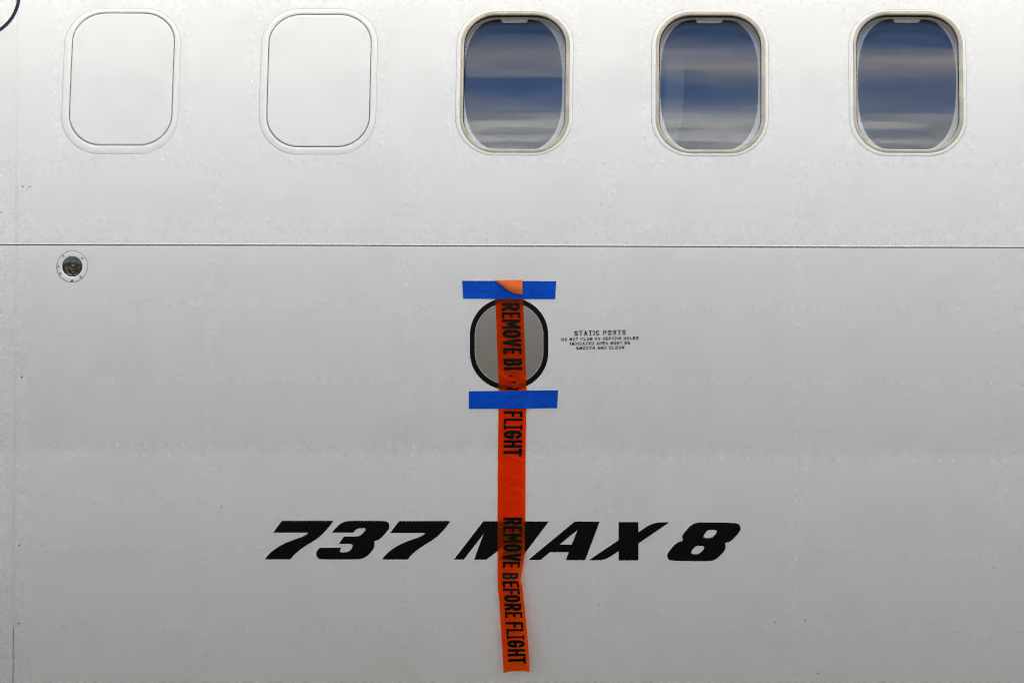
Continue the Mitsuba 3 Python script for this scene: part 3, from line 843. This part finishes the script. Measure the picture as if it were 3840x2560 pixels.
def tape_h(f, v):
    """Height of the film off the skin: stuck down, puckered, and hanging free at its lower end."""
    f, v = np.broadcast_arrays(np.asarray(f, float), np.asarray(v, float))
    q = np.stack([f * 1.6 + v * 0.004, v / 34.0, f * 0], -1)
    wr = meshkit.fbm(q, 3, 3) - 0.5
    low = np.clip((v - 1985) / 150, 0, 1)
    h = 0.0017 + 0.0030 * np.clip(wr * 2, 0, 1)
    h = h + 0.0022 * low ** 2 + 0.016 * np.clip((v - 2040) / 480, 0, 1) ** 1.3
    # the right edge stands off from the lettering downwards
    h = h + 0.009 * np.clip((v - 1960) / 170, 0, 1) * np.clip((f - 0.35) / 0.65, 0, 1) ** 1.5
    # the pinch
    h = h + 0.011 * np.exp(-((v - 2172 + 10 * (f - 1)) / 15.0) ** 2) * (0.25 + f)
    h = h - 0.006 * np.exp(-((v - 2196 + 8 * (f - 1)) / 12.0) ** 2) * (0.3 + f)
    # slanted tucks below FLIGHT and above the lower blue strip
    for (v0, f0, sl, amp, wd) in ((1725, 0.75, 40, 0.0018, 7), (1795, 0.75, 6, 0.0010, 6), (1842, 0.8, 26, 0.0016, 6), (1880, 0.5, -20, 0.0006, 9)):
        h = h + 2.2 * amp * np.exp(-((v - v0 - sl * (f - f0)) / wd) ** 2) * np.exp(-((f - f0) / 0.30) ** 2)
    for (v0, f0, sl, amp, wd) in ((1405, 0.12, 90, 0.0022, 9), (1440, 0.8, -50, 0.0020, 8), (1425, 0.42, 30, 0.0014, 7), (1412, 0.97, 0, 0.0022, 6), (1448, 0.5, 14, 0.0012, 6)):
        h = h + 2.2 * amp * np.exp(-((v - v0 - sl * (f - f0)) / wd) ** 2) * np.exp(-((f - f0) / 0.26) ** 2)
    return h


def tape_pt(f, v, off=0.0):
    f, v = np.broadcast_arrays(np.asarray(f, float), np.asarray(v, float))
    l, r = np.interp(v, EDGE_V, EDGE_L), np.interp(v, EDGE_V, EDGE_R)
    u = l + (r - l) * f
    vv = v + np.where(v > 2516, -20 * 4 * 0.5 * f * (1 - f) * np.clip((v - 2490) / 30, 0, 1), 0)
    vv = vv - 4.0 * np.clip((v - 2400) / 120, 0, 1) * (f - 0.5)
    return pt(u, vv, tape_h(f, v) + off)


vs = np.arange(1062, 2521.1, 3.0)
vs = np.append(vs, 2521.0)
fs = np.linspace(0, 1, 33)
Fg, Vg = np.meshgrid(fs, vs)
S = key_for('warning_streamer')
labels[S] = {'label': 'orange warning streamer with black lettering taped down the fuselage side, its lower end hanging loose', 'category': 'streamer'}
Xt = tape_pt(Fg, Vg)
scene[S] = mikit.ply(grid_mesh(Xt), 'orange_film', smooth=True)

# its folded top end, curling over the upper blue strip
fv = []
fold_u0, fold_u1 = 1853.5, 1959.5
low_edge_u = np.array([1853.5, 1866, 1883.7, 1906.6, 1929.6, 1945, 1959.5])
low_edge_v = np.array([1050.8, 1058, 1071, 1090, 1100, 1102.6, 1104])
gu = np.linspace(0, 1, 30)
gt = np.linspace(0, 1, 20)
rows_ = []
for t in gt:
    u = fold_u0 + (fold_u1 - fold_u0) * gu
    vb = np.interp(u, low_edge_u, low_edge_v)
    vt = 1050.6 - 1.8 * gu
    v = vt + (vb - vt) * t
    h = 0.0040 + 0.013 * (np.sin(t * 1.9) / np.sin(1.9)) * np.clip((vb - vt) / 54, 0, 1) + 0.0016 * np.exp(-((u - 1897) / 5) ** 2) * (1 - t)
    rows_.append(pt(u, v, h))
put(S + '__folded_end', grid_mesh(np.array(rows_)), 'orange_back', smooth=True, label='paler top end folded over the blue tape')


def streamer_letters(items, f_lo, f_hi, name, serif_t=13.0, label=None):
    """Letters that read down the film: items are (letter, v start, v end)."""
    for ch, va, vb in items:
        wpx, hpx = vb - va, (f_hi - f_lo) * 104.0
        t = 11.5 if ch not in 'MH' else 10.0
        if ch == 'i':
            g = box(0, 0, wpx, hpx).difference(unary_union([box(wpx * .8, hpx * .35, wpx + 1, hpx * .6), box(wpx * .85, hpx * .75, wpx + 1, hpx * .8)]))
        else:
            g = glyph(ch, wpx, hpx, min(t, wpx * 0.40), serif=True)
        Vv, Ff, n0 = [], [], 0
        for p_ in polys(g):
            v_, f_ = strips(p_, list(np.arange(0, hpx, 5.0)))
            # subdivide so that the print follows the puckers
            m_ = trimesh.Trimesh(np.column_stack([v_, np.zeros(len(v_))]), f_, process=False)
            vv_, ff_ = trimesh.remesh.subdivide_to_size(m_.vertices, m_.faces, 7.0)
            Vv.append(vv_[:, :2]); Ff.append(ff_ + n0); n0 += len(vv_)
        q = np.vstack(Vv)
        X = tape_pt(f_lo + q[:, 1] / 104.0, va + q[:, 0], 0.0006)
        put(S + '__' + name, (X, np.vstack(Ff)), 'black_ink', smooth=True)


z6 = lambda v: 1000 + v / 2.6133
streamer_letters([(c_, z6(a), z6(b)) for c_, a, b in [('R', 355, 432), ('E', 447, 503), ('M', 517, 608), ('O', 617, 698), ('V', 704, 783), ('E', 797, 856), ('B', 900, 973), ('i', 984, 1012)]], 0.215, 0.87, 'printed_character')
z3 = lambda v: 1500 + v / 3.4833
streamer_letters([(c_, z3(a), z3(b)) for c_, a, b in [('F', 145, 222), ('L', 240, 312), ('I', 322, 386), ('G', 397, 502), ('H', 520, 618), ('T', 632, 728)]], 0.20, 0.865, 'printed_character')
zd = lambda v: 1900 + v / 4.48
streamer_letters([(c_, zd(a), zd(b)) for c_, a, b in [('R', 178, 300), ('E', 325, 425), ('M', 448, 602), ('O', 622, 752), ('V', 775, 912), ('E', 918, 1022), ('B', 1105, 1218)]], 0.205, 0.875, 'printed_character')
ze = lambda v: 2150 + v / 3.823
streamer_letters([(c_, ze(a), ze(b)) for c_, a, b in [('E', 105, 197), ('F', 212, 300), ('O', 303, 408), ('R', 424, 532), ('E', 548, 630), ('F', 690, 782), ('L', 790, 872), ('I', 876, 940), ('G', 950, 1058), ('H', 1078, 1182), ('T', 1188, 1288)]], 0.20, 0.875, 'printed_character')
# scuffed remains of print above the lower blue strip
sc = []
for u, v, a, b in [(1916, 1409.5, 5.5, 3.0), (1931.5, 1410.5, 2.2, 1.6), (1926, 1432, 6.5, 3.2), (1906, 1432, 2.0, 1.3), (1907, 1437.5, 2.4, 1.2), (1916, 1436.5, 2.6, 1.1), (1929.5, 1437.3, 2.8, 1.2), (1909, 1425, 2.2, 1.0), (1924, 1423, 2.4, 1.3), (1901, 1451, 4.0, 3.0), (1914, 1454, 6.5, 2.6), (1922, 1458, 21, 2.4), (1940, 1455.5, 6, 2.2), (1921, 1289, 3, 2), (1905, 1320, 5, 3), (1911, 1252, 5, 2)]:
    ang = np.linspace(0, 2 * np.pi, 12)[:-1]
    rr = 1 + 0.35 * RNG.normal(size=11)
    l, r = np.interp(v, EDGE_V, EDGE_L), np.interp(v, EDGE_V, EDGE_R)
    uu, vv = u + a * np.cos(ang) * rr, v + b * np.sin(ang) * rr
    P_ = Polygon(np.stack([uu, vv], 1)).buffer(0)
    if P_.area:
        for p_ in polys(P_):
            v_, f_ = trimesh.creation.triangulate_polygon(p_, engine='earcut')
            X = tape_pt((np.asarray(v_)[:, 0] - l) / (r - l), np.asarray(v_)[:, 1], 0.0007)
            sc.append((X, np.asarray(f_)))
V, F, n = [], [], 0
for v_, f_ in sc:
    V.append(v_); F.append(f_ + n); n += len(v_)
put(S + '__scuffed_print', (np.vstack(V), np.vstack(F)), 'black_ink', smooth=True, label='scuffed remains of black print above the lower blue tape', kind='stuff')


# ------------------------------------------------------------------ the two blue tape strips
def blue_strip(corners, label, bulge_v):
    (ax, ay_), (bx, by), (cx, cy), (dx, dy) = corners          # top left, top right, bottom right, bottom left
    gu, gv = np.meshgrid(np.linspace(0, 1, 90), np.linspace(0, 1, 16))
    u = (ax + (bx - ax) * gu) * (1 - gv) + (dx + (cx - dx) * gu) * gv
    v = (ay_ + (by - ay_) * gu) * (1 - gv) + (dy + (cy - dy) * gu) * gv
    l, r = np.interp(v, EDGE_V, EDGE_L), np.interp(v, EDGE_V, EDGE_R)
    over = 1 / (1 + np.exp(-(u - l + 12) / 3.0)) * 1 / (1 + np.exp((u - r - 12) / 3.0))
    f = np.clip((u - l) / (r - l), 0, 1)
    wr = meshkit.fbm(np.stack([u / 40.0 + v / 55.0, v / 28.0, u * 0], -1), 3, 17) - 0.5
    h = 0.0011 + over * (tape_h(f, v) + 0.0006) + 0.0009 * np.clip(wr, 0, 1) * (0.25 + over)
    for (u0, v0, sl, amp) in bulge_v:
        h = h + amp * np.exp(-((v - v0 - sl * (u - u0)) / 5.0) ** 2) * np.exp(-((u - u0) / 26.0) ** 2)
    key = key_for('masking_tape_strip')
    scene[key] = mikit.ply(grid_mesh(pt(u, v, h)), 'blue_tape', smooth=True)
    labels[key] = {'label': label, 'category': 'tape', 'group': 'blue tape strips across the streamer'}


blue_strip([(1733.3, 1052.6), (2085.7, 1054.7), (2081.5, 1121.7), (1737.1, 1119.8)], 'blue tape strip across the streamer above the metal plate', [(1822, 1082, -0.25, 0.0007), (2000, 1083, 0.25, 0.0006)])
blue_strip([(1758.5, 1466.4), (2093, 1463), (2088.4, 1530), (1758.2, 1532.7)], 'blue tape strip across the streamer below the metal plate', [(1948, 1512, 0.9, 0.0012), (1990, 1518, 1.6, 0.0012), (1885, 1475, 0.4, 0.0008)])
